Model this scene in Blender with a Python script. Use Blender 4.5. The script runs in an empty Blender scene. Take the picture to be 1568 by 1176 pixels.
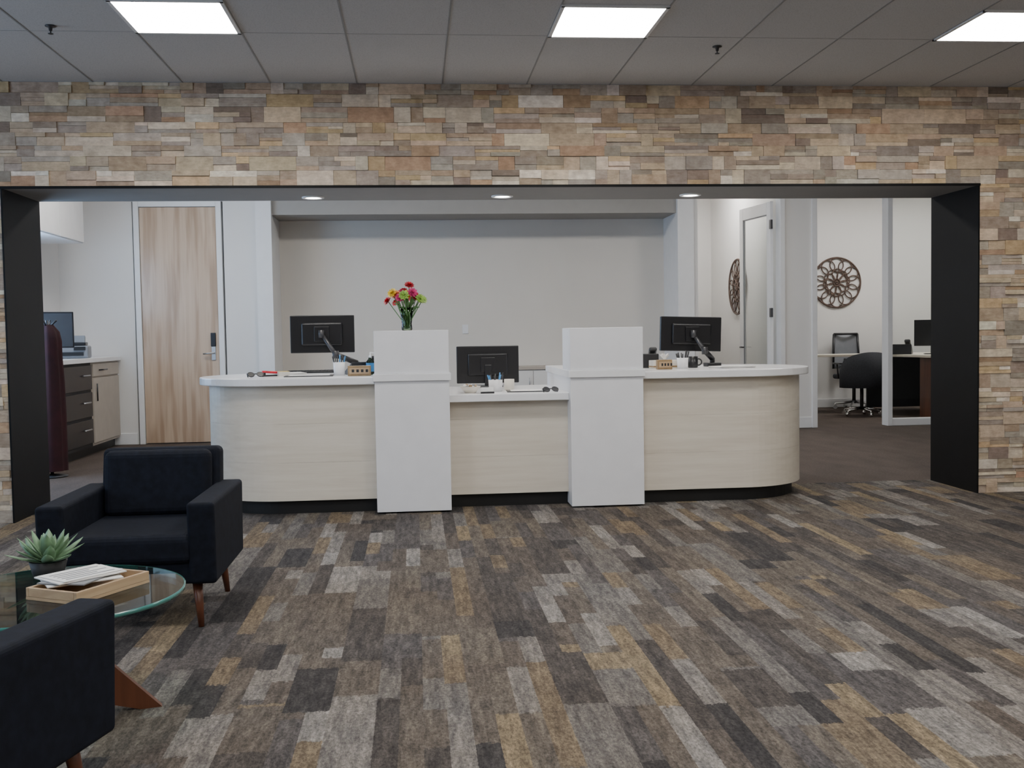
import bpy, bmesh, math, random
from mathutils import Vector, Matrix
random.seed(11)
SC=bpy.context.scene
# ------------------------------------------------------------------ materials
class NT:
    def __init__(s,name):
        m=bpy.data.materials.new(name); m.use_nodes=True
        s.m=m; s.t=m.node_tree; s.n=s.t.nodes; s.l=s.t.links
        s.b=s.n['Principled BSDF']
    def put(s,sock,v):
        if isinstance(v,bpy.types.NodeSocket): s.l.new(v,sock)
        else: sock.default_value=v
    def math(s,op,a,b=0.0,c=None):
        n=s.n.new('ShaderNodeMath'); n.operation=op
        s.put(n.inputs[0],a); s.put(n.inputs[1],b)
        if c is not None: s.put(n.inputs[2],c)
        return n.outputs[0]
    def mix(s,f,a,b,blend='MIX'):
        n=s.n.new('ShaderNodeMix'); n.data_type='RGBA'; n.blend_type=blend
        s.put(n.inputs[0],f); s.put(n.inputs[6],a); s.put(n.inputs[7],b)
        return n.outputs[2]
    def ramp(s,f,stops,interp='LINEAR'):
        n=s.n.new('ShaderNodeValToRGB'); n.color_ramp.interpolation=interp
        e=n.color_ramp.elements
        while len(e)<len(stops): e.new(0.5)
        for i,(p,c) in enumerate(stops):
            e[i].position=p; e[i].color=(*c,1) if len(c)==3 else c
        s.put(n.inputs[0],f); return n.outputs[0]
    def noise(s,vec,scale,detail=3,rough=.5):
        n=s.n.new('ShaderNodeTexNoise'); n.inputs['Scale'].default_value=scale
        n.inputs['Detail'].default_value=detail; n.inputs['Roughness'].default_value=rough
        if vec is not None: s.l.new(vec,n.inputs['Vector'])
        return n.outputs['Fac']
    def pos(s): return s.n.new('ShaderNodeNewGeometry').outputs['Position']
    def obj(s): return s.n.new('ShaderNodeTexCoord').outputs['Object']
    def scale(s,v,sc):
        n=s.n.new('ShaderNodeMapping'); s.l.new(v,n.inputs['Vector']); n.inputs['Scale'].default_value=sc
        return n.outputs[0]
    def comb(s,x,y,z=0.0):
        n=s.n.new('ShaderNodeCombineXYZ'); s.put(n.inputs[0],x); s.put(n.inputs[1],y); s.put(n.inputs[2],z); return n.outputs[0]
    def sep(s,v):
        n=s.n.new('ShaderNodeSeparateXYZ'); s.l.new(v,n.inputs[0]); return n.outputs
    def white(s,v):
        n=s.n.new('ShaderNodeTexWhiteNoise'); n.noise_dimensions='3D'; s.l.new(v,n.inputs['Vector']); return n.outputs['Value']
    def mapr(s,v,a,b,c,d):
        n=s.n.new('ShaderNodeMapRange'); n.interpolation_type='SMOOTHSTEP'; s.l.new(v,n.inputs[0])
        for i,q in enumerate((a,b,c,d)): n.inputs[i+1].default_value=q
        return n.outputs[0]
    def bump(s,h,st=.3,d=.01):
        n=s.n.new('ShaderNodeBump'); n.inputs['Strength'].default_value=st; n.inputs['Distance'].default_value=d
        s.l.new(h,n.inputs['Height']); s.l.new(n.outputs[0],s.b.inputs['Normal'])
def simple(name,col,rough=.5,metal=0.,var=.06,nscale=8,bump=0,spec=None,coat=0):
    t=NT(name); v=t.obj()
    f=t.noise(v,nscale,3)
    a=tuple(max(0,c*(1-var)) for c in col); b=tuple(min(1,c*(1+var)) for c in col)
    t.l.new(t.ramp(f,[(.3,a),(.7,b)]),t.b.inputs['Base Color'])
    t.b.inputs['Roughness'].default_value=rough; t.b.inputs['Metallic'].default_value=metal
    if spec is not None: t.b.inputs['Specular IOR Level'].default_value=spec
    if coat: t.b.inputs['Coat Weight'].default_value=coat
    if bump: t.bump(t.noise(v,nscale*20,2),bump,.002)
    return t.m
def emis(name,col,st):
    t=NT(name); t.b.inputs['Base Color'].default_value=(*col,1)
    t.b.inputs['Emission Color'].default_value=(*col,1); t.b.inputs['Emission Strength'].default_value=st
    return t.m
def glassm(name,col=(1,1,1),ior=1.45,k=1.0):
    t=NT(name); g=t.n.new('ShaderNodeBsdfTransparent'); g.inputs[0].default_value=(*col,1)
    gl=t.n.new('ShaderNodeBsdfGlossy'); gl.inputs['Roughness'].default_value=.02
    fr=t.n.new('ShaderNodeFresnel'); fr.inputs[0].default_value=ior
    mx=t.n.new('ShaderNodeMixShader'); t.l.new(t.math('MULTIPLY',fr.outputs[0],k),mx.inputs[0]); t.l.new(g.outputs[0],mx.inputs[1]); t.l.new(gl.outputs[0],mx.inputs[2])
    t.l.new(mx.outputs[0],t.n['Material Output'].inputs['Surface']); return t.m

def carpet_mat():
    t=NT('carpet_planks'); P=t.pos()
    dn=t.math('MULTIPLY',t.math('SUBTRACT',t.noise(P,45,3,.7),.5),.03)
    xyz=t.sep(P); x=t.math('ADD',xyz[0],t.math('MULTIPLY',dn,.3)); y=t.math('ADD',xyz[1],t.math('MULTIPLY',dn,2.8))
    def cells(w,L,seed,off=0.0,kk=1.9):
        col=t.math('FLOOR',t.math('DIVIDE',t.math('ADD',x,off),w))
        r1=t.white(t.comb(col,seed,3.1))
        yy=t.math('ADD',t.math('DIVIDE',y,L),t.math('MULTIPLY',r1,9.0))
        row=t.math('FLOOR',yy); fr=t.math('SUBTRACT',yy,row)
        r2=t.white(t.comb(col,row,seed+.5))
        k=t.math('FLOOR',t.math('ADD',t.math('MULTIPLY',r2,kk),1.0))
        sub=t.math('DIVIDE',t.math('FLOOR',t.math('MULTIPLY',fr,k)),k)
        v=t.comb(col,t.math('ADD',row,sub),seed)
        return t.white(v)
    A=cells(.16,1.2,1.7,kk=2.4); B=cells(.08,1.0,5.3,kk=2.4); M_=cells(.16,1.2,9.9); K=cells(.20,1.25,21.3,.04,1.2)
    sel=t.math('GREATER_THAN',M_,.66)
    r=t.math('ADD',t.math('MULTIPLY',A,sel),t.math('MULTIPLY',B,t.math('SUBTRACT',1.0,sel)))
    c=t.ramp(r,[(0,(.046,.044,.045)),(.08,(.068,.062,.059)),(.22,(.104,.092,.080)),(.35,(.130,.124,.119)),(.46,(.092,.081,.072)),(.56,(.150,.122,.088)),(.64,(.082,.077,.077)),(.72,(.165,.156,.148)),(.83,(.118,.105,.090)),(.91,(.185,.152,.105)),(.955,(.20,.193,.185))],'CONSTANT')
    cf=t.math('LESS_THAN',K,t.math('MULTIPLY',t.mapr(xyz[0],1.0,1.3,0.,.24),t.mapr(xyz[1],4.0,5.0,1.,0.)))
    c=t.mix(cf,c,(.31,.28,.225,1))
    n1=t.noise(t.scale(P,(100,50,1)),1,4,.8); n2=t.noise(t.scale(P,(30,4.0,1)),1,4,.7); n3=t.noise(t.scale(P,(50,12,1)),1,3,.6); n4=t.noise(P,1.1,2)
    c=t.mix(1.0,c,t.ramp(n1,[(.3,(.42,.42,.43)),(.7,(1.58,1.57,1.55))]),'MULTIPLY')
    c=t.mix(1.0,c,t.ramp(n2,[(.32,(.62,.62,.64)),(.68,(1.40,1.37,1.32))]),'MULTIPLY')
    c=t.mix(1.0,c,t.ramp(n3,[(.32,(.74,.74,.74)),(.68,(1.26,1.26,1.26))]),'MULTIPLY')
    c=t.mix(1.0,c,t.ramp(n4,[(.35,(1.0,.95,.90)),(.65,(1.05,1.04,1.04))]),'MULTIPLY')
    t.l.new(c,t.b.inputs['Base Color']); t.b.inputs['Roughness'].default_value=.95
    t.b.inputs['Specular IOR Level'].default_value=.15
    t.bump(n1,.5,.006); return t.m
def carpet2():
    t=NT('carpet_brown'); P=t.pos(); n1=t.noise(t.scale(P,(60,60,1)),1,4,.7); n2=t.noise(t.scale(P,(5,2,1)),1,2)
    c=t.ramp(n1,[(.3,(.036,.024,.018)),(.7,(.098,.070,.054))]); c=t.mix(1.0,c,t.ramp(n2,[(.3,(.8,.8,.8)),(.7,(1.2,1.2,1.2))]),'MULTIPLY')
    t.l.new(c,t.b.inputs['Base Color']); t.b.inputs['Roughness'].default_value=.95; t.bump(n1,.4,.005); return t.m
def stone_mat():
    t=NT('ledge_stone'); P=t.pos()
    a=t.n.new('ShaderNodeAttribute'); a.attribute_name='Col'
    n=t.noise(P,14,5,.6); n2=t.noise(t.scale(P,(20,20,60)),1,4,.6)
    c=t.mix(1.0,a.outputs['Color'],t.ramp(n,[(.3,(.80,.755,.71)),(.7,(1.2,1.18,1.14))]),'MULTIPLY')
    c=t.mix(1.0,c,t.ramp(n2,[(.3,(.86,.83,.79)),(.7,(1.1,1.1,1.1))]),'MULTIPLY')
    t.l.new(c,t.b.inputs['Base Color']); t.b.inputs['Roughness'].default_value=.85
    t.bump(t.math('ADD',n,n2),.5,.010); return t.m
def wood(name,c1,c2,sc,rough=.45,axis='z'):
    t=NT(name); v=t.obj(); s={'z':(sc,sc,sc*.06),'x':(sc*.06,sc*.3,sc)}[axis]
    n=t.noise(t.scale(v,s),1,5,.6)
    t.l.new(t.ramp(n,[(.3,c1),(.7,c2)]),t.b.inputs['Base Color']); t.b.inputs['Roughness'].default_value=rough; return t.m
def door_mat():
    t=NT('maple_door'); v=t.obj(); n=t.noise(t.scale(v,(26,14,.7)),1,4,.6)
    w=t.noise(t.scale(v,(9,7,.7)),1.3,2)
    c=t.ramp(n,[(.3,(.52,.385,.275)),(.7,(.61,.47,.345))]); c=t.mix(1.0,c,t.ramp(w,[(.38,(.80,.75,.71)),(.54,(1.04,1.04,1.04))]),'MULTIPLY')
    t.l.new(c,t.b.inputs['Base Color']); t.b.inputs['Roughness'].default_value=.24; return t.m
def ceil_mat():
    t=NT('ceiling_tile'); P=t.pos(); n=t.noise(P,120,2)
    t.l.new(t.ramp(n,[(.35,(.455,.450,.445)),(.5,(.535,.525,.52))]),t.b.inputs['Base Color']); t.b.inputs['Roughness'].default_value=.95; return t.m
M={}
M['carpet']=carpet_mat(); M['carpet2']=carpet2(); M['stone']=stone_mat(); M['ceil']=ceil_mat()
M['grid']=simple('ceiling_tbar',(.27,.265,.26),.6)
M['gridx']=simple('ceiling_tbar_cross',(.42,.41,.405),.7)
M['white']=simple('white_laminate',(.80,.80,.82),.38,var=.02)
M['ctop']=simple('white_solid_surface',(.84,.84,.85),.22,var=.02)
M['trimw']=simple('white_trim',(.80,.80,.80),.4,var=.02)
M['wall']=simple('greige_paint',(.72,.68,.62),.9,var=.015,nscale=2)
M['wallw']=simple('offwhite_paint',(.76,.745,.72),.85,var=.015,nscale=2)
M['lobby']=simple('lobby_paint',(.6,.56,.50),.9,var=.02)
M['soffit']=simple('grey_soffit_paint',(.24,.23,.22),.8,var=.02)
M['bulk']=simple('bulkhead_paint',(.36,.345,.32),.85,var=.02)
M['jamb']=simple('black_jamb_panel',(.006,.006,.0065),.5,var=.15,spec=.2)
M['birch']=wood('cream_woodgrain_laminate',(.65,.585,.485),(.75,.69,.59),26,.42,'x')
M['kick']=simple('black_toe_kick',(.012,.012,.012),.5)
M['door']=door_mat()
M['walnut']=wood('walnut',(.09,.030,.016),(.18,.065,.032),18,.35)
M['oak']=wood('oak_tray',(.36,.24,.14),(.50,.36,.22),30,.5,'x')
M['navy']=simple('navy_upholstery',(.006,.008,.015),.8,var=.3,nscale=30,bump=.3,spec=.2)
M['black']=simple('black_plastic',(.015,.015,.017),.35,var=.1)
M['blackm']=simple('black_matte',(.02,.02,.022),.6,var=.1)
M['scr']=simple('monitor_back',(.008,.008,.010),.30,var=.1)
M['arm']=simple('monitor_arm_grey',(.07,.07,.075),.35,.5)
M['steel']=simple('brushed_steel',(.55,.55,.56),.3,1.0)
M['chrome']=simple('chrome',(.8,.8,.8),.12,1.0)
M['grey']=simple('grey_plastic',(.22,.23,.25),.5)
M['paper']=simple('paper',(.78,.77,.75),.7,var=.05,nscale=40)
M['bronze']=simple('dark_bronze',(.10,.062,.046),.5,.2)
M['glass']=glassm('clear_glass',(.97,.985,.98),k=.35)
M['tglass']=glassm('table_glass',(.84,.94,.92),1.5,.9)
M['gedge']=simple('glass_edge_green',(.06,.22,.20),.15,coat=.5)
M['water']=glassm('vase_glass',(.62,.74,.58))
M['leaf']=simple('succulent_leaf',(.20,.33,.19),.5,var=.4,nscale=12)
M['stem']=simple('flower_stem',(.08,.20,.05),.5,var=.2)
M['red']=simple('red_petal',(.60,.012,.03),.5,var=.3,nscale=40)
M['pink']=simple('magenta_petal',(.62,.05,.20),.5,var=.3,nscale=40)
M['yellow']=simple('yellow_petal',(.85,.60,.05),.5,var=.2,nscale=40)
M['orange']=simple('orange_petal',(.80,.22,.03),.5,var=.2,nscale=40)
M['lime']=simple('lime_petal',(.33,.52,.10),.5,var=.2,nscale=40)
M['blue']=simple('blue_label',(.05,.25,.55),.3)
M['maroon']=simple('maroon_cloth',(.03,.004,.006),.9,var=.3,nscale=10)
M['cab']=simple('beige_cabinet',(.45,.40,.34),.5,var=.04)
M['cream']=simple('cream_ceramic',(.7,.66,.58),.3)
M['brass']=simple('sign_wood',(.30,.20,.10),.4,var=.2,nscale=30)
M['mesh']=simple('chair_mesh_fabric',(.03,.033,.04),.8,var=.2,nscale=60)
M['lens']=emis('light_lens',(1,.975,.94),31)
M['lensr']=emis('rear_light_lens',(1,.965,.92),42)
M['lenso']=emis('office_light_lens',(1,.98,.96),34)
M['dl']=emis('downlight_lens',(1,.95,.88),30)
# ------------------------------------------------------------------ geometry helpers
def finish(bm,name,mat,parent=None,smooth=False):
    me=bpy.data.meshes.new(name); bm.to_mesh(me); bm.free()
    for m in (mat if isinstance(mat,list) else [mat]): me.materials.append(m)
    if smooth:
        for p in me.polygons: p.use_smooth=True
    o=bpy.data.objects.new(name,me); SC.collection.objects.link(o)
    if parent: o.parent=parent
    return o
def empty(name,loc=(0,0,0),rz=0,rx=0,ry=0):
    o=bpy.data.objects.new(name,None); o.location=loc; o.rotation_euler=(rx,ry,rz); o.empty_display_size=.1
    SC.collection.objects.link(o); return o
def bevel(o,w,seg=2):
    m=o.modifiers.new('bevel','BEVEL'); m.width=w; m.segments=seg; m.limit_method='ANGLE'; m.angle_limit=.6
    return o
def box(name,a,b,mat,parent=None,bv=0,seg=2,rot=None):
    x0,y0,z0=a; x1,y1,z1=b; c=Vector(((x0+x1)/2,(y0+y1)/2,(z0+z1)/2))
    bm=bmesh.new(); bmesh.ops.create_cube(bm,size=1)
    for v in bm.verts: v.co=Vector((v.co.x*(x1-x0),v.co.y*(y1-y0),v.co.z*(z1-z0)))
    o=finish(bm,name,mat,parent); o.location=c
    if rot: o.rotation_euler=rot
    if bv: bevel(o,bv,seg)
    return o
def prism(name,pts,z0,z1,mat,parent=None,bv=0):
    bm=bmesh.new(); vs=[bm.verts.new((x,y,z0)) for x,y in pts]; f=bm.faces.new(vs)
    r=bmesh.ops.extrude_face_region(bm,geom=[f])
    for v in r['geom']:
        if isinstance(v,bmesh.types.BMVert): v.co.z=z1
    bmesh.ops.recalc_face_normals(bm,faces=bm.faces)
    o=finish(bm,name,mat,parent)
    if bv: bevel(o,bv,2)
    return o
def wallpath(name,pts,th,z0,z1,mat,parent=None):
    n=len(pts); off=[]
    for i in range(n):
        a=Vector(pts[max(0,i-1)]); b=Vector(pts[min(n-1,i+1)]); d=(b-a).normalized(); off.append(Vector((-d.y,d.x))*th)
    bm=bmesh.new(); R=[]
    for p,o in zip(pts,off):
        q=Vector(p)+o; R.append([bm.verts.new((p[0],p[1],z0)),bm.verts.new((p[0],p[1],z1)),bm.verts.new((q.x,q.y,z1)),bm.verts.new((q.x,q.y,z0))])
    for i in range(n-1):
        for k in range(4): bm.faces.new([R[i][k],R[i+1][k],R[i+1][(k+1)%4],R[i][(k+1)%4]])
    bm.faces.new(R[0]); bm.faces.new(R[-1][::-1])
    bmesh.ops.recalc_face_normals(bm,faces=bm.faces)
    return finish(bm,name,mat,parent)
def lathe(name,prof,mat,parent=None,loc=(0,0,0),seg=32,smooth=True):
    bm=bmesh.new(); rings=[]
    for r,z in prof:
        rings.append([bm.verts.new((r*math.cos(2*math.pi*i/seg),r*math.sin(2*math.pi*i/seg),z)) for i in range(seg)] if r>1e-5 else [bm.verts.new((0,0,z))])
    for a,b in zip(rings[:-1],rings[1:]):
        for i in range(seg):
            j=(i+1)%seg
            if len(a)==1 and len(b)==1: continue
            if len(a)==1: bm.faces.new([a[0],b[i],b[j]])
            elif len(b)==1: bm.faces.new([a[i],a[j],b[0]])
            else: bm.faces.new([a[i],a[j],b[j],b[i]])
    bmesh.ops.recalc_face_normals(bm,faces=bm.faces)
    o=finish(bm,name,mat,parent,smooth); o.location=loc; return o
def rod(name,p,q,r,mat,parent=None,r2=None,seg=12):
    p=Vector(p); q=Vector(q); d=q-p; bm=bmesh.new()
    bmesh.ops.create_cone(bm,cap_ends=True,segments=seg,radius1=r,radius2=r if r2 is None else r2,depth=d.length)
    o=finish(bm,name,mat,parent); o.location=(p+q)/2; o.rotation_euler=d.to_track_quat('Z','Y').to_euler()
    for f in o.data.polygons: f.use_smooth=len(f.vertices)==4
    return o
def ring(bm,c,R,r,seg=40,ms=6):
    V=[]
    for i in range(seg):
        a=2*math.pi*i/seg; row=[]
        for k in range(ms):
            b=2*math.pi*k/ms; rr=R+r*math.cos(b); h=r*math.sin(b)
            row.append(bm.verts.new((c[0]+rr*math.cos(a),h,c[1]+rr*math.sin(a))))
        V.append(row)
    for i in range(seg):
        for k in range(ms):
            bm.faces.new([V[i][k],V[(i+1)%seg][k],V[(i+1)%seg][(k+1)%ms],V[i][(k+1)%ms]])
def addbox(bm,a,b):
    x0,y0,z0=a;x1,y1,z1=b
    v=[bm.verts.new(p) for p in [(x0,y0,z0),(x1,y0,z0),(x1,y1,z0),(x0,y1,z0),(x0,y0,z1),(x1,y0,z1),(x1,y1,z1),(x0,y1,z1)]]
    fs=[]
    for f in [(3,2,1,0),(4,5,6,7),(0,1,5,4),(1,2,6,5),(2,3,7,6),(3,0,4,7)]: fs.append(bm.faces.new([v[i] for i in f]))
    return v,fs
# ------------------------------------------------------------------ room shell
D=7.65; H=3.09; HR=3.6; HO=2.351; XL=-2.85; XR=4.275; DB=8.35
LX0,LX1,LY0=-4.9,6.6,-3.5
box('floor',(LX0,LY0,-.1),(LX1,DB+.05,0),M['carpet'])
box('floor.001',(-4.6,DB+.05,-.1),(9.4,17.2,0),M['carpet2'])
ce=box('ceiling',(LX0,LY0,H),(LX1,D+.02,H+.1),M['ceil'])
box('ceiling.001',(-4.6,DB-.1,HR),(9.4,17.2,HR+.1),M['wallw'])
W=.61; XG=-.991
bm=bmesh.new()
for k in range(-6,13):
    x=XG+k*W
    if LX0<x<LX1: addbox(bm,(x-.005,LY0,H-.003),(x+.005,D,H+.002))
g=finish(bm,'grid_main',M['grid'],ce); g.location=-ce.location
bm=bmesh.new()
for k in range(-8,3):
    y=6.404+k*1.22
    if LY0<y<D: addbox(bm,(LX0,y-.004,H-.002),(LX1,y+.004,H+.002))
g=finish(bm,'grid_cross',M['gridx'],ce); g.location=-ce.location
box('wall_left',(LX0-.15,LY0,0),(LX0,D,H),M['lobby'])
box('wall_right',(LX1,LY0,0),(LX1+.15,D,H),M['lobby'])
box('wall_back',(LX0-.15,LY0-.15,0),(LX1+.15,LY0,H),M['lobby'])
def core(n,a,b): return box(n,a,b,M['wallw'])
core('wall_front',(LX0,D+.03,0),(XL-.012,DB,HR)); core('wall_front.001',(XR+.012,D+.03,0),(LX1+2.8,DB,HR)); core('wall_front.002',(XL-.012,D+.03,HO+.012),(XR+.012,DB,HR))
box('trim_1',(XL-.012,D-.02,HO),(XR+.012,DB+.01,HO+.012),M['soffit'])
box('trim_2',(XL-.012,D-.02,0),(XL,DB+.01,HO),M['jamb'])
box('trim_3',(XR,D-.02,0),(XR+.012,DB+.01,HO),M['jamb'])
box('trim_4',(XL-.012,D-.03,HO-.004),(XR+.012,D-.015,HO+.014),M['jamb'])
# stones
bm=bmesh.new(); cl=bm.loops.layers.float_color.new('Col')
PAL=[((.60,.50,.38),3.6),((.70,.62,.51),3.0),((.50,.39,.29),2.4),((.47,.33,.225),1.0),((.39,.345,.30),2.2),((.49,.445,.395),3.0),((.28,.225,.19),.7),((.60,.46,.29),1.3),((.80,.75,.67),1.3),((.43,.355,.29),1.8)]
PC=[p for p,_ in PAL]; PW=[w for _,w in PAL]
def stone(x0,x1,z0,z1):
    if x1-x0<.004 or z1-z0<.004: return
    pr=random.choice([.0,.003,.006,.009,.014]); g=.0008; j=lambda a:random.uniform(-a,a)
    v,fs=addbox(bm,(x0+g,D-pr-.004,z0+g),(x1-g,D+.035,z1-g))
    for q in v[:2]+v[4:6]: q.co.y+=j(.003)
    c=random.choices(PC,PW)[0]; k=random.uniform(.80,1.15); c=tuple(min(1,ch*k*random.uniform(.97,1.03)) for ch in c)
    for f in fs:
        for l in f.loops: l[cl]=(*c,1)
def fill(X0,X1,Z0,Z1):
    z=Z0
    while z<Z1-.002:
        h=random.choice([.075,.09,.10,.11]); 
        if Z1-z-h<.05: h=Z1-z
        x=X0-random.uniform(0,.2)
        while x<X1:
            w=random.choice([.09,.12,.16,.20,.26,.33]); a,b=max(x,X0),min(x+w,X1)
            n=random.choices([1,2,3],[.34,.38,.28])[0] if w>.12 else random.choice([1,1,2])
            cuts=[0]+sorted(random.uniform(.3,.7) if n==2 else u+random.uniform(-.06,.06) for u in ([.5] if n==2 else [.33,.66][:n-1]))+[1]
            for c0,c1 in zip(cuts[:-1],cuts[1:]):
                if n>1 and b-a>.2 and random.random()<.4:
                    mx=a+(b-a)*random.uniform(.3,.7); stone(a,mx,z+h*c0,z+h*c1); stone(mx,b,z+h*c0,z+h*c1)
                else: stone(a,b,z+h*c0,z+h*c1)
            x+=w
        z+=h
fill(LX0,LX1,HO+.012,H); fill(LX0,XL-.012,0,HO+.012); fill(XR+.012,LX1,0,HO+.012)
finish(bm,'stone_veneer_wall',M['stone'])
RB=13.2
box('wall_rear_left',(-4.45,DB,0),(-4.3,RB,HR),M['wallw'])
def rw(n,x0,x1,z0=0,z1=HR,y0=RB,y1=RB+.14,m='wallw'): return box(n,(x0,y0,z0),(x1,y1,z1),M[m])
rw('wall_rear',-4.3,-3.42); rw('wall_rear.001',-3.42,-2.33,2.97); rw('wall_rear.002',-2.33,-1.90)
box('wall_column',(-1.93,RB-.07,0),(-1.74,13.9,HR),M['trimw']); box('wall_column.001',(3.35,RB-.07,0),(3.56,13.9,HR),M['trimw'])
box('wall_niche',(-1.9,13.9,0),(3.56,14.04,HR),M['wall'])
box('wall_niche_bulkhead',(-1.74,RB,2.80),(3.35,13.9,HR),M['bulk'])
rw('wall_rear.003',4.76,5.13); rw('wall_rear.004',3.56,4.76,3.06); rw('wall_rear.005',5.13,9.25,3.06)
box('wall_office_left',(3.56,14.04,0),(3.62,16.6,HR),M['wallw'])
box('wall_office_divider',(4.78,RB+.14,0),(4.9,16.6,HR),M['wallw'])
box('wall_office_back',(3.5,16.6,0),(9.4,16.75,HR),M['wallw'])
box('wall_rear_right',(9.25,DB,0),(9.4,16.6,HR),M['wallw'])
def bb(n,a,b): return box(n,a,b,M['trimw'],bv=.004)
bb('baseboard_rear',(-4.3,RB-.015,0),(-3.43,RB,.14)); bb('baseboard_rear.001',(-2.32,RB-.015,0),(-1.93,RB,.14))
bb('baseboard_rear.002',(4.77,RB-.015,0),(5.13,RB,.14)); bb('baseboard_office',(4.9,16.585,0),(9.2,16.6,.14)); bb('baseboard_divider',(4.765,RB+.14,0),(4.78,16.58,.14))
d=empty('door_1',(-2.875,RB,0))
box('leaf',(-.455,-.005,.01),(.455,.04,2.90),M['door'],d,.003)
for n,a,b in (('jamb_l',(-.525,-.03,0),(-.46,.13,2.97)),('jamb_r',(.46,-.03,0),(.525,.13,2.97)),('head',(-.46,-.03,2.905),(.46,.13,2.97))): box(n,a,b,M['trimw'],d,.004)
box('card_reader',(.36,-.03,1.19),(.42,-.005,1.36),M['black'],d,.006)
box('escutcheon',(.365,-.018,1.02),(.415,-.005,1.19),M['steel'],d,.003)
rod('spindle',(.39,-.02,1.11),(.39,-.065,1.11),.012,M['steel'],d); rod('lever',(.40,-.06,1.11),(.27,-.06,1.10),.010,M['steel'],d)
def frame(name,x0,x1,zt=3.06,y=RB):
    f=empty(name,(0,y,0)); box('jamb_l',(x0,-.03,0),(x0+.06,.15,zt),M['trimw'],f,.004); box('jamb_r',(x1-.06,-.03,0),(x1,.15,zt),M['trimw'],f,.004)
    box('head',(x0+.06,-.03,zt-.06),(x1-.06,.15,zt),M['trimw'],f,.004); return f
frame('trim_5',3.56,4.77)
d=empty('door_2',(4.66,RB+.16,0),math.radians(97))
L=.95
for n,a,b in (('stile_hinge',(0,-.02,.01),(.11,.02,2.96)),('stile_latch',(L-.11,-.02,.01),(L,.02,2.96)),('rail_top',(.11,-.02,2.80),(L-.11,.02,2.96)),('rail_bottom',(.11,-.02,.01),(L-.11,.02,.25))): box(n,a,b,M['trimw'],d,.003)
box('glazing',(.11,-.004,.25),(L-.11,.004,2.80),M['glass'],d)
for n,a,b in (('gasket_a',(.11,.004,.25),(.125,.012,2.8)),('gasket_b',(L-.125,.004,.25),(L-.11,.012,2.8)),('gasket_c',(.11,.004,2.785),(L-.11,.012,2.8))): box(n,a,b,M['grey'],d)
for z in (.35,1.45,2.6): box('hinge',(-.03,-.0,z),(.02,.03,z+.12),M['arm'],d,.003)
rod('lever',(L-.06,.05,1.05),(L-.18,.05,1.05),.01,M['arm'],d); rod('spindle',(L-.06,0,1.05),(L-.06,.05,1.05),.012,M['arm'],d)
w=empty('window_1',(0,RB,0))
for n,a,b in (('jamb_l',(5.13,-.03,0),(5.20,.15,3.05)),('mullion',(6.15,-.03,0),(6.215,.15,3.05)),('jamb_r',(9.17,-.03,0),(9.24,.15,3.05)),('head',(5.2,-.03,2.99),(9.2,.15,3.05)),('sill',(6.215,-.02,.0),(9.17,.14,.09)),('mullion_b',(7.6,-.03,.09),(7.66,.15,3.0))): box(n,a,b,M['trimw'],w,.004)
box('glazing_a',(6.215,.05,.09),(7.6,.058,2.99),M['glass'],w); box('glazing_b',(7.66,.05,.09),(9.17,.058,2.99),M['glass'],w)
def window(name,x,y0,y1,z0,z1,energy,col):
    w=empty(name,(x,(y0+y1)/2,(z0+z1)/2)); hy=(y1-y0)/2; hz=(z1-z0)/2
    for n,a,b in (('frame_l',(0,-hy-.05,-hz-.05),(.06,-hy,hz+.05)),('frame_r',(0,hy,-hz-.05),(.06,hy+.05,hz+.05)),('frame_t',(0,-hy,hz),(.06,hy,hz+.05)),('frame_b',(0,-hy,-hz-.05),(.06,hy,-hz)),('mullion',(0,-.02,-hz),(.06,.02,hz))): box(n,a,b,M['trimw'],w)
    L=bpy.data.lights.new(name+'_daylight','AREA'); L.shape='RECTANGLE'; L.size=2*hz; L.size_y=2*hy; L.energy=energy; L.color=col
    o=bpy.data.objects.new('daylight',L); SC.collection.objects.link(o); o.parent=w; o.location=(.03,0,0); o.rotation_euler=(0,-math.pi/2,0)
window('window_2',-4.3,9.0,11.2,.9,2.6,120,(.42,.65,1.0))
window('window_3',LX0,2.0,6.4,.8,2.6,85,(.50,.70,1.0))
# ------------------------------------------------------------------ ceiling lights
def troffer(cx,cy,z,mat,name='ceiling_light_panel'):
    e=empty(name,(cx,cy,z))
    h=.305
    for n,a,b in (('frame_l',(-h,-h,-.012),(-h+.02,h,0)),('frame_r',(h-.02,-h,-.012),(h,h,0)),('frame_n',(-h,-h,-.012),(h,-h+.02,0)),('frame_f',(-h,h-.02,-.012),(h,h,0))): box(n,a,b,M['trimw'],e)
    box('lens',(-h+.02,-h+.02,-.008),(h-.02,h-.02,-.001),mat,e)
for k in (0,4,8):
    cx=XG-W/2+k*W
    for cy in (6.10,3.66,1.22,-1.22): troffer(cx,cy,H,M['lens'])
for cx in (-2.8,-.4,2.0,4.4):
    troffer(cx,10.9,HR,M['lensr'])
troffer(4.2,15.0,HR,M['lenso']); troffer(6.6,15.0,HR,M['lenso']); troffer(8.2,15.0,HR,M['lenso'])
for x,y in ((-.76,8.22),(.69,8.19),(2.17,8.16)):
    e=empty('recessed_downlight',(x,y-.06,HO))
    lathe('trim_ring',[(.085,0),(.085,-.008),(.062,-.010),(.058,-.001)],M['trimw'],e); lathe('lens',[(0,-.004),(.058,-.004)],M['dl'],e)
    L=bpy.data.lights.new('downlight','SPOT'); L.energy=30; L.spot_size=1.9; L.spot_blend=.6; L.shadow_soft_size=.05; L.color=(1,.93,.84)
    o=bpy.data.objects.new('lamp',L); SC.collection.objects.link(o); o.parent=e; o.location=(0,0,-.02)
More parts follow.
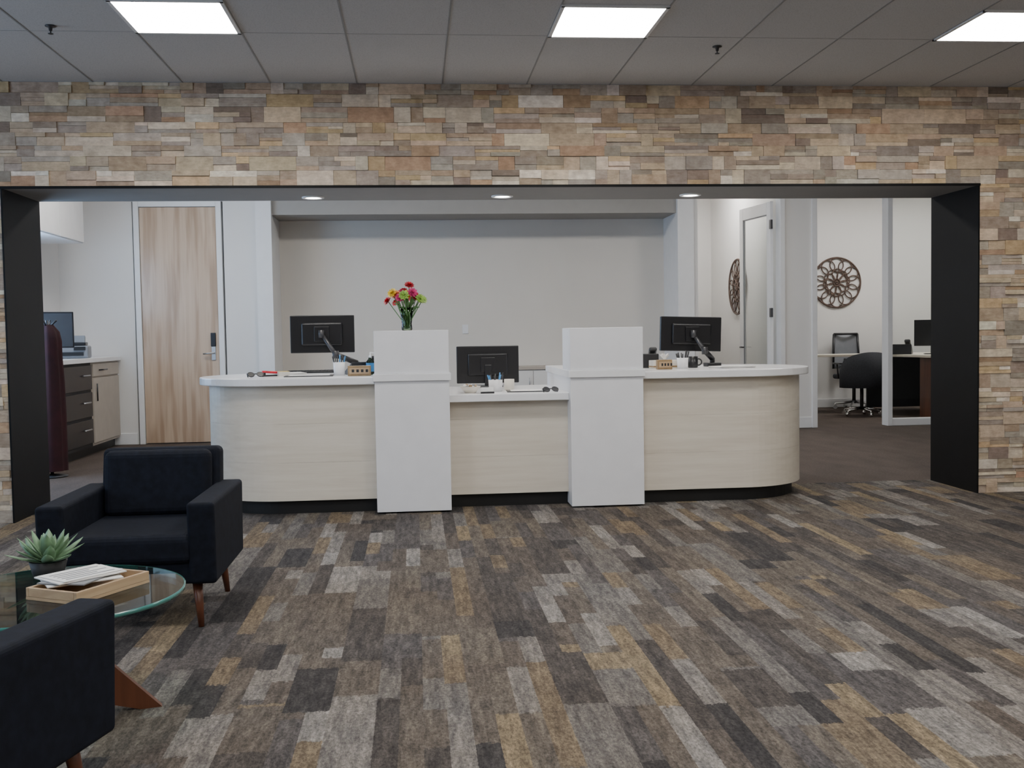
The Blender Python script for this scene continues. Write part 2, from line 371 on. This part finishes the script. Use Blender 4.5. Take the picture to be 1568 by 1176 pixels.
for x,y in ((-2.05,6.3),(1.95,6.6)):
    e=empty('sprinkler_head',(x,y,H)); lathe('escutcheon',[(0,-.002),(.03,-.002),(.03,-.006),(.012,-.010),(.009,-.03),(0,-.031)],M['arm'],e,seg=20)
    lathe('deflector',[(0,-.045),(.015,-.045),(.015,-.048),(0,-.048)],M['arm'],e,seg=16); rod('arm',(0,0,-.03),(0,0,-.045),.004,M['arm'],e)
# ------------------------------------------------------------------ reception desk
dk=empty('reception_desk',(0,0,0))
def arc(cx,cy,r,a0,a1,n=36): return [(cx+r*math.cos(math.radians(a0+(a1-a0)*i/n)),cy+r*math.sin(math.radians(a0+(a1-a0)*i/n))) for i in range(n+1)]
YC=8.22
ctr=.99
for side,(xt,cx,sg) in {'left':(-.30,-.98,-1),'right':(1.655,2.45,1)}.items():
    A=(270,90) if sg<0 else (-90,90)
    pan=[(xt,YC-.6)]+arc(cx,YC,.6,*A)+[(xt,YC+.6)]
    for i,(za,zb) in enumerate(((.10,.377),(.378,.657),(.658,.935))): wallpath('panel_%s_%d'%(side,i),pan,.03*sg,za,zb,M['birch'],dk)
    wallpath('backer_'+side,[(xt,YC-.596)]+arc(cx,YC,.596,*A)+[(xt,YC+.596)],.01*sg,.10,.935,M['birch'],dk)
    kk=[(xt,YC-.54)]+arc(cx,YC,.54,*A)+[(xt,YC+.54)]
    prism('toe_kick_'+side,kk,0,.10,M['kick'],dk)
    top=[(xt,YC-.67)]+arc(cx,YC,.67,*A)+[(xt,YC+.67)]
    prism('counter_'+side,top,.935,ctr,M['ctop'],dk,.006)
for i,(za,zb) in enumerate(((.10,.377),(.378,.657),(.658,.79))): box('panel_middle_%d'%i,(.235,7.69,za),(1.115,7.72,zb),M['birch'],dk)
box('backer_middle',(.235,7.694,.10),(1.115,7.725,.79),M['birch'],dk)
box('toe_kick_middle',(.235,7.75,0),(1.115,7.80,.10),M['kick'],dk)
box('counter_middle',(.235,7.60,.79),(1.115,8.85,.845),M['ctop'],dk,.005)
for nm,x0,x1 in (('a',-.30,.235),('b',1.115,1.655)):
    box('tower_base_'+nm,(x0,7.53,.012),(x1,8.88,.96),M['white'],dk,.003)
    box('tower_ledge_'+nm,(x0-.012,7.515,.955),(x1+.012,8.89,1.008),M['ctop'],dk,.004)
    box('tower_box_'+nm,(x0-.0,7.53,1.008),(x1,7.92,1.318),M['white'],dk,.004)
# ------------------------------------------------------------------ monitors
def monitor(loc,rz,w,h,zb,arm=None,stand=False,roll=0):
    e=empty('computer_monitor',loc,rz)
    box('shell',(-w/2,-.012,zb),(w/2,.018,zb+h),M['scr'],e,.006,rot=(0,roll,0))
    box('screen',(-w/2+.012,.0185,zb+.012),(w/2-.012,.021,zb+h-.012),M['black'],e,rot=(0,roll,0))
    box('rear_bulge',(-w*.32,-.035,zb+h*.2),(w*.32,-.010,zb+h*.8),M['scr'],e,.012,3,rot=(0,roll,0))
    box('vesa_plate',(-.06,-.05,zb+h*.5-.06),(.06,-.033,zb+h*.5+.06),M['scr'],e,.004)
    if stand:
        box('neck',(-.03,-.06,.01),(.03,-.036,zb+h*.5),M['scr'],e,.006); box('foot',(-.12,-.11,0),(.12,.07,.012),M['scr'],e,.006)
    if arm:
        bx,by,ph=arm; hz=zb+h*.5
        box('clamp_base',(bx-.06,by-.05,0),(bx+.06,by+.05,.03),M['black'],e,.005)
        rod('pole',(bx,by,.02),(bx,by,ph),.02,M['black'],e)
        mid=(bx*.42,by*.5-.10,ph+.06); rod('arm_lower',(bx,by,ph-.01),mid,.022,M['black'],e); rod('arm_upper',mid,(0,-.055,hz),.018,M['arm'],e,.015)
        rod('joint',(mid[0],mid[1],mid[2]-.03),(mid[0],mid[1],mid[2]+.03),.025,M['arm'],e); rod('joint_top',(0,-.07,hz-.03),(0,-.07,hz+.03),.024,M['arm'],e)
    return e
monitor((-.745,8.5,ctr),math.radians(-2),.51,.30,.165,arm=(.28,-.08,.09))
monitor((2.27,8.5,ctr),math.radians(6),.53,.285,.125,arm=(.14,-.12,.07),roll=.03)
monitor((.595,8.72,.845),0,.52,.31,.03,stand=True)
# ------------------------------------------------------------------ counter items
def pencup(loc,cm,r=.04,h=.1):
    e=empty('pen_cup',loc); lathe('cup',[(0,0),(r*.9,0),(r,h),(r*.9,h),(r*.82,.006),(0,.006)],M[cm],e,seg=24)
    for i in range(9):
        a=i*.75; b=(math.cos(a)*r*.45,math.sin(a)*r*.45,.012); t=(math.cos(a)*r*1.1,math.sin(a)*r*1.1,h+random.uniform(.03,.055)); rod('pen',b,t,.0045,M[random.choice(['black','blue','black','black'])],e,seg=8)
pencup((-.58,7.98,ctr),'ctop',.045,.10); pencup((.60,7.95,.845),'ctop',.055,.09); pencup((2.07,8.0,ctr),'ctop',.045,.085)
def phone(loc,rz,name='desk_phone',s=1.):
    e=empty(name,loc,rz); e.scale=(s,s,s)
    bm=bmesh.new()
    P=[(-.1,-.09,0),(.1,-.09,0),(.1,.1,0),(-.1,.1,0),(-.1,-.09,.02),(.1,-.09,.02),(.1,.1,.09),(-.1,.1,.09)]
    v=[bm.verts.new(p) for p in P]
    for f in [(3,2,1,0),(4,5,6,7),(0,1,5,4),(1,2,6,5),(2,3,7,6),(3,0,4,7)]: bm.faces.new([v[i] for i in f])
    bevel(finish(bm,'body',M['black'],e),.006)
    h=box('handset',(-.025,-.10,-.014),(.025,.10,.014),M['black'],e,.012,3); h.location=(-.065,0,.085); h.rotation_euler=(math.radians(20),0,0)
    s1=box('display',(-.045,-.028,-.002),(.045,.028,.002),M['grey'],e); s1.location=(.04,.055,.0745); s1.rotation_euler=(math.radians(20),0,0)
    for i in range(3):
        for j in range(4):
            k=box('key',(-.008,-.006,-.002),(.008,.006,.003),M['grey'],e); k.location=(.015+i*.025,-.07+j*.022,.0275+j*.0082); k.rotation_euler=(math.radians(20),0,0)
phone((-.42,8.12,ctr),math.radians(200),s=1.1); phone((1.84,8.42,ctr),math.radians(170),s=1.3)
def nameplate(loc,w,rz=0):
    e=empty('desk_nameplate',loc,rz)
    box('block',(-w/2,-.02,0),(w/2,.02,.075),M['brass'],e,.004); box('plate',(-w/2+.012,-.024,.015),(w/2-.012,-.0195,.06),M['oak'],e)
    for i in range(4): box('letter_%d'%i,(-w/2+.03+i*w*.2,-.026,.027),(-w/2+.03+i*w*.2+w*.11,-.0238,.048),M['blackm'],e)
nameplate((-.42,7.80,ctr),.17); nameplate((1.90,7.9,ctr),.12,.1)
e=empty('hand_sanitizer_bottle',(-.345,7.96,ctr))
lathe('bottle',[(0,0),(.030,0),(.032,.02),(.032,.10),(.014,.12),(.014,.13),(0,.13)],M['water'],e,seg=24); lathe('label',[(.0325,.025),(.0325,.09)],M['blue'],e,seg=24)
lathe('pump',[(0,.13),(.011,.13),(.011,.145),(.004,.147),(.004,.17),(0,.17)],M['ctop'],e,seg=16); rod('nozzle',(0,0,.168),(.035,0,.164),.005,M['ctop'],e)
def papers(loc,rz,w=.21,l=.28,n=3,name='paper_stack'):
    e=empty(name,loc,rz)
    for i in range(n): box('sheet_%d'%i,(-w/2,-l/2,i*.002),(w/2,l/2,i*.002+.0015),M['paper'],e,rot=(0,0,random.uniform(-.08,.08)))
papers((2.45,7.95,ctr),.2,.3,.20,8); papers((-.99,8.34,ctr),.3,n=8)
e=empty('desk_pad',(-.80,7.94,ctr),.05); box('pad',(-.18,-.12,0),(.18,.12,.006),M['black'],e,.002); box('sheet',(-.15,-.09,.006),(.15,.10,.008),M['paper'],e)
e=empty('desk_pad',(.83,7.90,.845),-.05); box('pad',(-.15,-.12,0),(.15,.12,.006),M['black'],e,.002); box('sheet',(-.12,-.10,.006),(.12,.10,.008),M['paper'],e)
e=empty('computer_mouse',(-.50,8.62,ctr)); lathe('body',[(0,.038),(.015,.035),(.028,.02),(.031,.004),(.030,0),(0,0)],M['black'],e,seg=20).scale=(1,1.6,1)
e=empty('note_cube',(-1.0,8.02,ctr),.3); box('block',(-.04,-.04,0),(.04,.04,.035),M['cream'],e,.001); box('top_note',(-.038,-.038,.035),(.038,.038,.0365),M['yellow'],e)
e=empty('coffee_mug',(2.19,8.14,ctr)); lathe('cup',[(0,0),(.036,0),(.04,.01),(.04,.09),(.036,.09),(.036,.012),(0,.012)],M['black'],e,seg=24)
bm=bmesh.new(); ring(bm,(.046,.045),.025,.006,20,6); finish(bm,'handle',M['black'],e,True)
e=empty('coffee_mug',(.72,8.12,.845),2.0); lathe('cup',[(0,0),(.036,0),(.04,.01),(.04,.085),(.036,.085),(.036,.012),(0,.012)],M['cream'],e,seg=24)
bm=bmesh.new(); ring(bm,(.046,.043),.024,.006,20,6); finish(bm,'handle',M['cream'],e,True)
def kbd(loc,rz):
    e=empty('computer_keyboard',loc,rz); box('case',(-.21,-.07,0),(.21,.07,.016),M['black'],e,.005)
    for j in range(5):
        for i in range(14): box('key',(-.195+i*.028,-.06+j*.025,.016),(-.195+i*.028+.023,-.06+j*.025+.02,.021),M['blackm'],e)
kbd((-.85,8.68,ctr),.0)
e=empty('stapler',(-1.10,8.06,ctr),.5); box('base',(-.07,-.018,0),(.07,.018,.012),M['black'],e,.004); box('top_arm',(-.07,-.015,.022),(.065,.015,.04),M['red'],e,.006,rot=(0,.08,0)); box('hinge',(-.07,-.016,.01),(-.045,.016,.03),M['black'],e,.003)
def specs(loc,rz,rx=-.9):
    e=empty('sunglasses',loc,rz,rx)
    for s in (-1,1):
        bm=bmesh.new(); ring(bm,(s*.035,.022),.024,.004,24,6); finish(bm,'rim',M['black'],e,True)
        rod('lens',(s*.035,-.002,.022),(s*.035,.002,.022),.024,M['black'],e,seg=24)
        rod('temple',(s*.062,0,.034),(s*.055,.02,.01),.004,M['black'],e)
    rod('bridge',(-.012,0,.028),(.012,0,.028),.004,M['black'],e)
specs((1.0,7.70,.852),.3); specs((-1.19,7.93,ctr+.006),.4)
e=empty('candy_bowl',(.40,7.82,.845)); lathe('bowl',[(0,0),(.04,0),(.08,.05),(.076,.05),(.038,.006),(0,.006)],M['cream'],e)
for i in range(18):
    bm=bmesh.new(); bmesh.ops.create_icosphere(bm,subdivisions=1,radius=.013); o=finish(bm,'candy',M[random.choice(['cream','brass','paper','brass','grey'])],e); o.location=(random.uniform(-.045,.045),random.uniform(-.045,.045),.04+random.uniform(0,.02)); o.scale=(1.3,.9,.8)
e=empty('tissue_box',(1.96,8.14,ctr),.1); box('carton',(-.11,-.06,0),(.11,.06,.065),M['cream'],e,.004); box('stripe',(-.111,-.061,.01),(.111,.061,.022),M['brass'],e)
bm=bmesh.new(); c=bm.verts.new((0,0,.065)); R=[bm.verts.new((.04*math.cos(i*.63),.02*math.sin(i*.63),.10+.02*(i%2))) for i in range(10)]
for i in range(10): bm.faces.new([c,R[i],R[(i+1)%10]])
finish(bm,'tissue',M['paper'],e)
e=empty('business_card_holder',(.52,7.70,.845)); box('tray',(-.05,-.02,0),(.05,.02,.012),M['black'],e); box('cards',(-.045,-.004,.012),(.045,.004,.045),M['paper'],e,rot=(-.2,0,0))
# ------------------------------------------------------------------ flower vase
e=empty('flower_vase',(-.062,7.72,1.318))
lathe('vase',[(0,0),(.036,0),(.040,.01),(.036,.05),(.044,.11),(.052,.17),(.048,.17),(.040,.11),(.032,.05),(.034,.012),(0,.012)],M['water'],e,seg=28)
cols=['red','pink','yellow','red','orange','red','red','pink','lime','red','pink','red','yellow','lime','red','lime','yellow','red','lime','red']
for i,cn in enumerate(cols):
    a=i*2.4; rr=.02+.11*math.sqrt(i/len(cols)); p=Vector((rr*math.cos(a)*1.12,rr*math.sin(a),.205+.10*(1-(rr/.135)**2)+random.uniform(-.03,.03)))
    rod('stem',(math.cos(a+2)*.02,math.sin(a+2)*.02,.015),p,.003,M['stem'],e,seg=6)
    bm=bmesh.new(); nrm=Vector((p.x*5,p.y*5-.25,.5)).normalized(); q=nrm.to_track_quat('Z','Y').to_matrix()
    for L_,(n,r,tilt) in enumerate([(9,.042,.0),(9,.040,.35),(8,.034,.7),(6,.026,1.1)]):
        for k in range(n):
            b=2*math.pi*k/n+L_*.4
            di=Vector((math.cos(b)*math.cos(tilt),math.sin(b)*math.cos(tilt),math.sin(tilt))); sd=Vector((-math.sin(b),math.cos(b),0))
            pts=[Vector((0,0,0)),di*r*.6+sd*r*.34,di*r,di*r*.6-sd*r*.34]
            bm.faces.new([bm.verts.new(p+q@t) for t in pts])
    finish(bm,'bloom',M[cn],e)
for i in range(10):
    a=i*.65+.3; p=Vector((.10*math.cos(a),.08*math.sin(a),.17+.04*(i%3))); bm=bmesh.new()
    b=Vector((.03*math.cos(a),.03*math.sin(a),.15)); sd=Vector((-math.sin(a),math.cos(a),0))*.02; m=(b+p)/2+Vector((0,0,.02))
    bm.faces.new([bm.verts.new(t) for t in (b,m+sd,p,m-sd)]); finish(bm,'leaf',M['stem'],e)
# ------------------------------------------------------------------ armchairs
def armchair(loc,rz):
    e=empty('armchair',loc,rz)   # local: front toward -y
    w=.38
    box('base_frame',(-w+.02,-.36,.20),(w-.02,.36,.30),M['navy'],e,.015,3)
    box('seat_cushion',(-w+.105,-.385,.29),(w-.105,.25,.425),M['navy'],e,.035,4)
    for s,n in ((-1,'arm_left'),(1,'arm_right')):
        bm=bmesh.new(); x0,x1=(-w,-w+.12) if s<0 else (w-.12,w)
        pr=[(-.37,.20),(.36,.20),(.38,.565),(-.39,.565)]
        A=[bm.verts.new((x0,y,z)) for y,z in pr]; B=[bm.verts.new((x1,y,z)) for y,z in pr]
        bm.faces.new(A); bm.faces.new(B[::-1])
        for i in range(4): bm.faces.new([A[i],B[i],B[(i+1)%4],A[(i+1)%4]])
        bmesh.ops.recalc_face_normals(bm,faces=bm.faces); bevel(finish(bm,n,M['navy'],e),.018,4)
    bm=bmesh.new(); A=[];B=[]
    for y,z in [(.20,.22),(.37,.22),(.43,.735),(.30,.745)]:
        A.append(bm.verts.new((-w+.095,y,z))); B.append(bm.verts.new((w-.095,y,z)))
    bm.faces.new(A); bm.faces.new(B[::-1])
    for i in range(4): bm.faces.new([A[i],B[i],B[(i+1)%4],A[(i+1)%4]])
    bmesh.ops.recalc_face_normals(bm,faces=bm.faces); bevel(finish(bm,'backrest',M['navy'],e),.03,4)
    bc=box('back_cushion',(-w+.125,-.055,-.17),(w-.125,.055,.155),M['navy'],e,.04,4); bc.location=(0,.235,.575); bc.rotation_euler=(-.12,0,0)
    for s in (-1,1):
        for t,n in ((-1,'front'),(1,'back')):
            rod('leg_%s_%d'%(n,s),(s*(w-.10),t*.29,.21),(s*(w-.08),t*.325,0),.024,M['walnut'],e,.013)
    return e
armchair((-1.275,5.03,0),0)
rz=math.radians(180-16)
c,s_=math.cos(rz),math.sin(rz)
lx,ly=-.38,-.385
armchair((-.84-(c*lx-s_*ly),2.95-(s_*lx+c*ly),0),rz)
# ------------------------------------------------------------------ coffee table
e=empty('coffee_table',(-1.24,3.62,0))
R=.43; zt=.43
lathe('glass_top',[(0,zt-.012),(R,zt-.012),(R,zt),(0,zt)],M['tglass'],e,seg=72,smooth=False)
lathe('glass_rim',[(R-.004,zt-.0125),(R+.001,zt-.0125),(R+.001,zt+.0005),(R-.004,zt+.0005)],M['gedge'],e,seg=72)
for i,a in enumerate((math.radians(14),math.radians(134),math.radians(254))):
    bm=bmesh.new(); ca,sa=math.cos(a),math.sin(a); th=.016
    prof=[(.0,.08),(.27,.0),(.34,.0),(.16,.19),(.07,.415),(.0,.415)]
    A=[bm.verts.new((r*ca+th*sa,r*sa-th*ca,z)) for r,z in prof]; B=[bm.verts.new((r*ca-th*sa,r*sa+th*ca,z)) for r,z in prof]
    bm.faces.new(A); bm.faces.new(B[::-1])
    for k in range(len(prof)): bm.faces.new([A[k],B[k],B[(k+1)%len(prof)],A[(k+1)%len(prof)]])
    bmesh.ops.recalc_face_normals(bm,faces=bm.faces); finish(bm,'leg_%d'%i,M['walnut'],e)
e=empty('serving_tray',(-1.12,3.63,zt+.001),math.radians(62))
box('bottom',(-.165,-.11,0),(.165,.11,.01),M['oak'],e)
for n,a,b in (('side_a',(-.165,-.11,.01),(.165,-.098,.04)),('side_b',(-.165,.098,.01),(.165,.11,.04)),('end_a',(-.165,-.098,.01),(-.153,.098,.04)),('end_b',(.153,-.098,.01),(.165,.098,.04))): box(n,a,b,M['oak'],e,.002)
m=empty('magazine_stack',(-1.15,3.64,zt+.041),math.radians(50))
for i in range(3): box('magazine_%d'%i,(-.12,-.085,i*.006),(.12,.085,i*.006+.005),M['paper'] if i!=1 else M['grey'],m,.001,rot=(0,0,random.uniform(-.45,.45)))
box('top_magazine',(-.11,-.08,.018),(.11,.08,.021),M['paper'],m,.001)
for i in range(5): box('print_%d'%i,(-.09,-.06+i*.024,.0212),(.09-.05*(i%2),-.053+i*.024,.0218),M['grey'],m)
e=empty('succulent_plant',(-1.335,3.87,zt+.001))
lathe('pot',[(0,0),(.05,0),(.065,.06),(.06,.06),(.055,.05),(0,.05)],M['blackm'],e,seg=28)
bm=bmesh.new()
for L_,(n,l,tl) in enumerate([(9,.145,.30),(8,.13,.6),(6,.115,.95),(4,.085,1.25)]):
    for k in range(n):
        b=2*math.pi*k/n+L_*.35+random.uniform(-.15,.15); tilt=tl+random.uniform(-.12,.12)
        di=Vector((math.cos(b)*math.cos(tilt),math.sin(b)*math.cos(tilt),math.sin(tilt))); sd=Vector((-math.sin(b),math.cos(b),0)); up=di.cross(sd)*-1
        o=Vector((0,0,.05)); prev=None
        for t,wd in [(0,.014),(.3,.020),(.6,.022),(.85,.013),(1,.001)]:
            cpt=o+di*l*t+Vector((0,0,1))*.02*t*t
            ringv=[bm.verts.new(cpt+sd*wd),bm.verts.new(cpt+up*wd*.12),bm.verts.new(cpt-sd*wd),bm.verts.new(cpt-up*wd*.3)]
            if prev:
                for i in range(4): bm.faces.new([prev[i],prev[(i+1)%4],ringv[(i+1)%4],ringv[i]])
            prev=ringv
bmesh.ops.recalc_face_normals(bm,faces=bm.faces); finish(bm,'leaves',M['leaf'],e,True)
# ------------------------------------------------------------------ rear left cabinet run
e=empty('base_cabinet_run',(0,0,0))
box('carcass_dark',(-4.28,10.2,.1),(-3.64,12.1,1.04),M['blackm'],e); box('carcass_light',(-4.28,12.1,.1),(-3.64,13.17,1.04),M['cab'],e)
box('plinth',(-4.28,10.2,0),(-3.70,13.17,.1),M['kick'],e); box('countertop',(-4.29,10.15,1.04),(-3.60,13.18,1.09),M['ctop'],e,.004)
box('door_a',(-3.64,12.13,.13),(-3.62,13.14,.86),M['cab'],e,.003); box('drawer_a',(-3.64,12.13,.88),(-3.62,13.14,1.02),M['cab'],e,.003)
rod('pull',(-3.60,12.3,.95),(-3.60,12.6,.95),.008,M['black'],e); rod('pull',(-3.60,12.2,.6),(-3.60,12.2,.8),.008,M['black'],e)
for i in range(3): box('drawer_dark_%d'%i,(-3.64,11.0,.14+i*.3),(-3.62,12.08,.41+i*.3),M['black'],e,.004); rod('pull',(-3.60,11.7,.3+i*.3),(-3.60,11.95,.3+i*.3),.009,M['steel'],e)
e=empty('upper_wall_cabinet',(0,0,0)); box('carcass',(-4.29,9.2,2.40),(-3.78,12.45,3.3),M['trimw'],e)
for i in range(4): box('door_%d'%i,(-3.78,9.22+i*.81,2.41),(-3.762,10.01+i*.81,3.28),M['trimw'],e,.003)
e=empty('desktop_printer',(-3.86,12.15,1.09),.2); box('body',(-.2,-.18,0),(.2,.18,.14),M['grey'],e,.02,3); box('lid',(-.17,-.15,.14),(.17,.12,.18),M['black'],e,.01); box('paper_tray',(-.14,.1,.12),(.14,.16,.25),M['grey'],e,.004,rot=(-.3,0,0)); box('output_slot',(-.15,-.19,.03),(.15,-.178,.07),M['black'],e); box('control_panel',(.05,-.19,.09),(.17,-.178,.13),M['black'],e)
e=empty('computer_monitor',(-3.84,11.35,1.092),math.radians(20)); box('shell',(-.26,-.015,.12),(.26,.015,.50),M['scr'],e,.006); box('neck',(-.03,.015,.01),(.03,.035,.3),M['scr'],e,.004); box('foot',(-.12,-.06,0),(.12,.1,.012),M['scr'],e,.004); box('screen',(-.245,-.018,.135),(.245,-.0145,.485),M['blackm'],e)
e=empty('coat_stand',(-3.45,10.2,0)); lathe('base',[(0,0),(.14,0),(.14,.015),(.02,.03),(0,.03)],M['black'],e); rod('post',(0,0,.02),(0,0,1.48),.015,M['black'],e)
for k in range(4): rod('hook',(0,0,1.40),(.09*math.cos(k*1.57),.09*math.sin(k*1.57),1.48),.008,M['black'],e)
bm=bmesh.new(); rings=[]
for z,r in ((.06,.13),(.35,.13),(.6,.13),(.9,.125),(1.15,.115),(1.28,.115),(1.37,.10),(1.44,.05)):
    rings.append([bm.verts.new((r*(1+.12*math.sin(7*a))*math.cos(a),r*(1+.12*math.sin(5*a+1))*math.sin(a)*.8,z)) for a in [2*math.pi*i/36 for i in range(36)]])
for a,b in zip(rings[:-1],rings[1:]):
    for i in range(36): bm.faces.new([a[i],a[(i+1)%36],b[(i+1)%36],b[i]])
finish(bm,'coat',M['maroon'],e,True)
e=empty('credenza',(1.75,13.62,0)); box('carcass',(-.75,-.22,.06),(.75,.26,.82),M['wallw'],e); box('top',(-.77,-.25,.82),(.77,.27,.86),M['cab'],e,.003); box('plinth',(-.73,-.19,0),(.73,.24,.06),M['kick'],e)
for i in range(3): box('door_%d'%i,(-.745+i*.5,-.24,.08),(-.255+i*.5,-.22,.81),M['wallw'],e,.003); rod('pull',(-.3+i*.5,-.255,.6),(-.3+i*.5,-.255,.72),.005,M['steel'],e)
e=empty('light_switch',(.66,13.895,1.36)); box('plate',(-.04,-.006,-.06),(.04,.004,.06),M['trimw'],e,.002); box('rocker',(-.015,-.01,-.03),(.015,-.005,.03),M['ctop'],e,.002)
# ------------------------------------------------------------------ wall medallions
def medallion(loc,rz):
    bm=bmesh.new(); ring(bm,(0,0),.405,.013,72,6); ring(bm,(0,0),.055,.014,24,6); ring(bm,(0,0),.022,.014,16,6)
    for k in range(12):
        a=2*math.pi*k/12; ring(bm,(.285*math.cos(a),.285*math.sin(a)),.112,.0095,28,5)
    for k in range(10):
        a=2*math.pi*k/10+.2; ring(bm,(.135*math.cos(a),.135*math.sin(a)),.088,.009,24,5)
    bmesh.ops.recalc_face_normals(bm,faces=bm.faces)
    o=finish(bm,'wall_medallion',M['bronze'],None,True); o.location=loc; o.rotation_euler=(0,0,rz); return o
medallion((4.757,15.15,1.93),math.pi/2); medallion((6.87,16.58,2.04),0)
# ------------------------------------------------------------------ office 2 furniture
e=empty('office_desk',(0,0,0))
top=[(5.6,15.35),(5.45,15.6),(5.7,15.8),(9.1,15.8),(9.1,13.8),(7.15,13.8),(7.0,14.7),(6.7,15.2),(6.2,15.3)]
prism('top',top,.86,.895,M['birch'],e,.004)
box('panel_right',(9.0,13.85,0),(9.05,15.75,.86),M['blackm'],e); box('modesty_panel',(7.0,15.72,.05),(9.0,15.75,.86),M['blackm'],e); box('pedestal',(7.2,13.85,0),(7.75,14.4,.86),M['walnut'],e,.003); rod('leg',(5.7,15.6,0),(5.7,15.6,.86),.035,M['steel'],e)
def casters(e,R_,mat):
    for k in range(5):
        a=2*math.pi*k/5+.3; p=(R_*math.cos(a),R_*math.sin(a)); rod('base_arm_%d'%k,(0,0,.12),(p[0],p[1],.085),.022,mat,e,.014)
        rod('caster_%d'%k,(p[0]-.02*math.sin(a),p[1]+.02*math.cos(a),.032),(p[0]+.02*math.sin(a),p[1]-.02*math.cos(a),.032),.032,mat,e,seg=16); rod('caster_stem_%d'%k,(p[0],p[1],.05),(p[0],p[1],.09),.01,mat,e)
def ochair(loc,rz,zt):
    e=empty('office_chair',loc,rz); casters(e,.29,M['steel'])
    rod('gas_lift',(0,0,.09),(0,0,.45),.028,M['black'],e); box('mechanism',(-.12,-.12,.43),(.12,.12,.48),M['black'],e,.01)
    box('seat',(-.25,-.26,.48),(.25,.24,.56),M['mesh'],e,.03,4)
    for s in (-1,1): rod('arm_post_%d'%s,(s*.27,0,.5),(s*.29,0,.72),.014,M['black'],e); box('arm_pad_%d'%s,(s*.29-.03,-.14,.72),(s*.29+.03,.12,.745),M['black'],e,.01)
    rod('back_spine',(0,.22,.48),(0,.29,.8),.02,M['black'],e)
    bm=bmesh.new(); N=10; V=[]
    for j in range(7):
        z=.64+(zt-.64)*j/6; row=[]
        for i in range(N+1):
            u=-1+2*i/N; hw=.23*(1-.12*(j/6)**3); row.append(bm.verts.new((u*hw,.30-.06*u*u+.03*j/6,z)))
        V.append(row)
    for j in range(6):
        for i in range(N): bm.faces.new([V[j][i],V[j][i+1],V[j+1][i+1],V[j+1][i]])
    o=finish(bm,'backrest',M['grey'],e,True); sm=o.modifiers.new('s','SOLIDIFY'); sm.thickness=.025
    for s in (-1,1): rod('back_frame_%d'%s,(s*.23,.24,.64),(s*.205,.27,zt),.018,M['black'],e)
    rod('back_frame_top',(-.205,.27,zt),(.205,.27,zt),.018,M['black'],e)
    return e
def tubchair(loc,rz):
    e=empty('guest_chair',loc,rz); casters(e,.27,M['chrome'])
    rod('column',(0,0,.09),(0,0,.44),.026,M['black'],e); box('seat',(-.24,-.25,.44),(.24,.22,.56),M['mesh'],e,.04,4)
    bm=bmesh.new(); V=[]
    for i in range(25):
        a=math.radians(-15+210*i/24); hz=.72+.22*max(0,math.sin(a))**.5
        V.append([bm.verts.new((.31*math.cos(a),.02+.28*math.sin(a),z)) for z in (.42,.6,hz)])
    for a,b in zip(V[:-1],V[1:]):
        for k in range(2): bm.faces.new([a[k],b[k],b[k+1],a[k+1]])
    o=finish(bm,'tub_back',M['mesh'],e,True); sm=o.modifiers.new('s','SOLIDIFY'); sm.thickness=.05; sm.offset=0
ochair((6.98,16.16,0),math.radians(5),1.20)
tubchair((6.52,14.82,0),math.radians(185))
e=empty('computer_monitor',(7.5,14.6,.895),math.radians(-20)); box('shell',(-.26,-.015,.12),(.26,.015,.50),M['scr'],e,.006); box('neck',(-.03,.015,.01),(.03,.035,.3),M['scr'],e,.004); box('foot',(-.12,-.06,0),(.12,.1,.012),M['scr'],e,.004); box('screen',(-.245,-.018,.135),(.245,-.0145,.485),M['black'],e)
phone((7.12,14.85,.895),math.radians(150),s=1.7)
# ------------------------------------------------------------------ world + camera
wd=bpy.data.worlds.new('world'); SC.world=wd; wd.use_nodes=True; wd.node_tree.nodes['Background'].inputs[0].default_value=(.6,.7,.9,1); wd.node_tree.nodes['Background'].inputs[1].default_value=.2
ya,pi_,ro,h=.0911,.0472,-.0162,1.276
fwd=Vector((math.sin(ya)*math.cos(pi_),math.cos(ya)*math.cos(pi_),-math.sin(pi_))); r0=Vector((math.cos(ya),-math.sin(ya),0)); u0=r0.cross(fwd)
r=r0*math.cos(ro)+u0*math.sin(ro); u=-r0*math.sin(ro)+u0*math.cos(ro)
cam=bpy.data.cameras.new('camera'); co=bpy.data.objects.new('camera',cam); SC.collection.objects.link(co)
mt=Matrix((r,u,-fwd)).transposed().to_4x4(); mt.translation=(0,0,h); co.matrix_world=mt
cam.sensor_fit='HORIZONTAL'; cam.sensor_width=36; cam.lens=1600/1568*36; cam.clip_start=.05; cam.clip_end=100
SC.camera=co
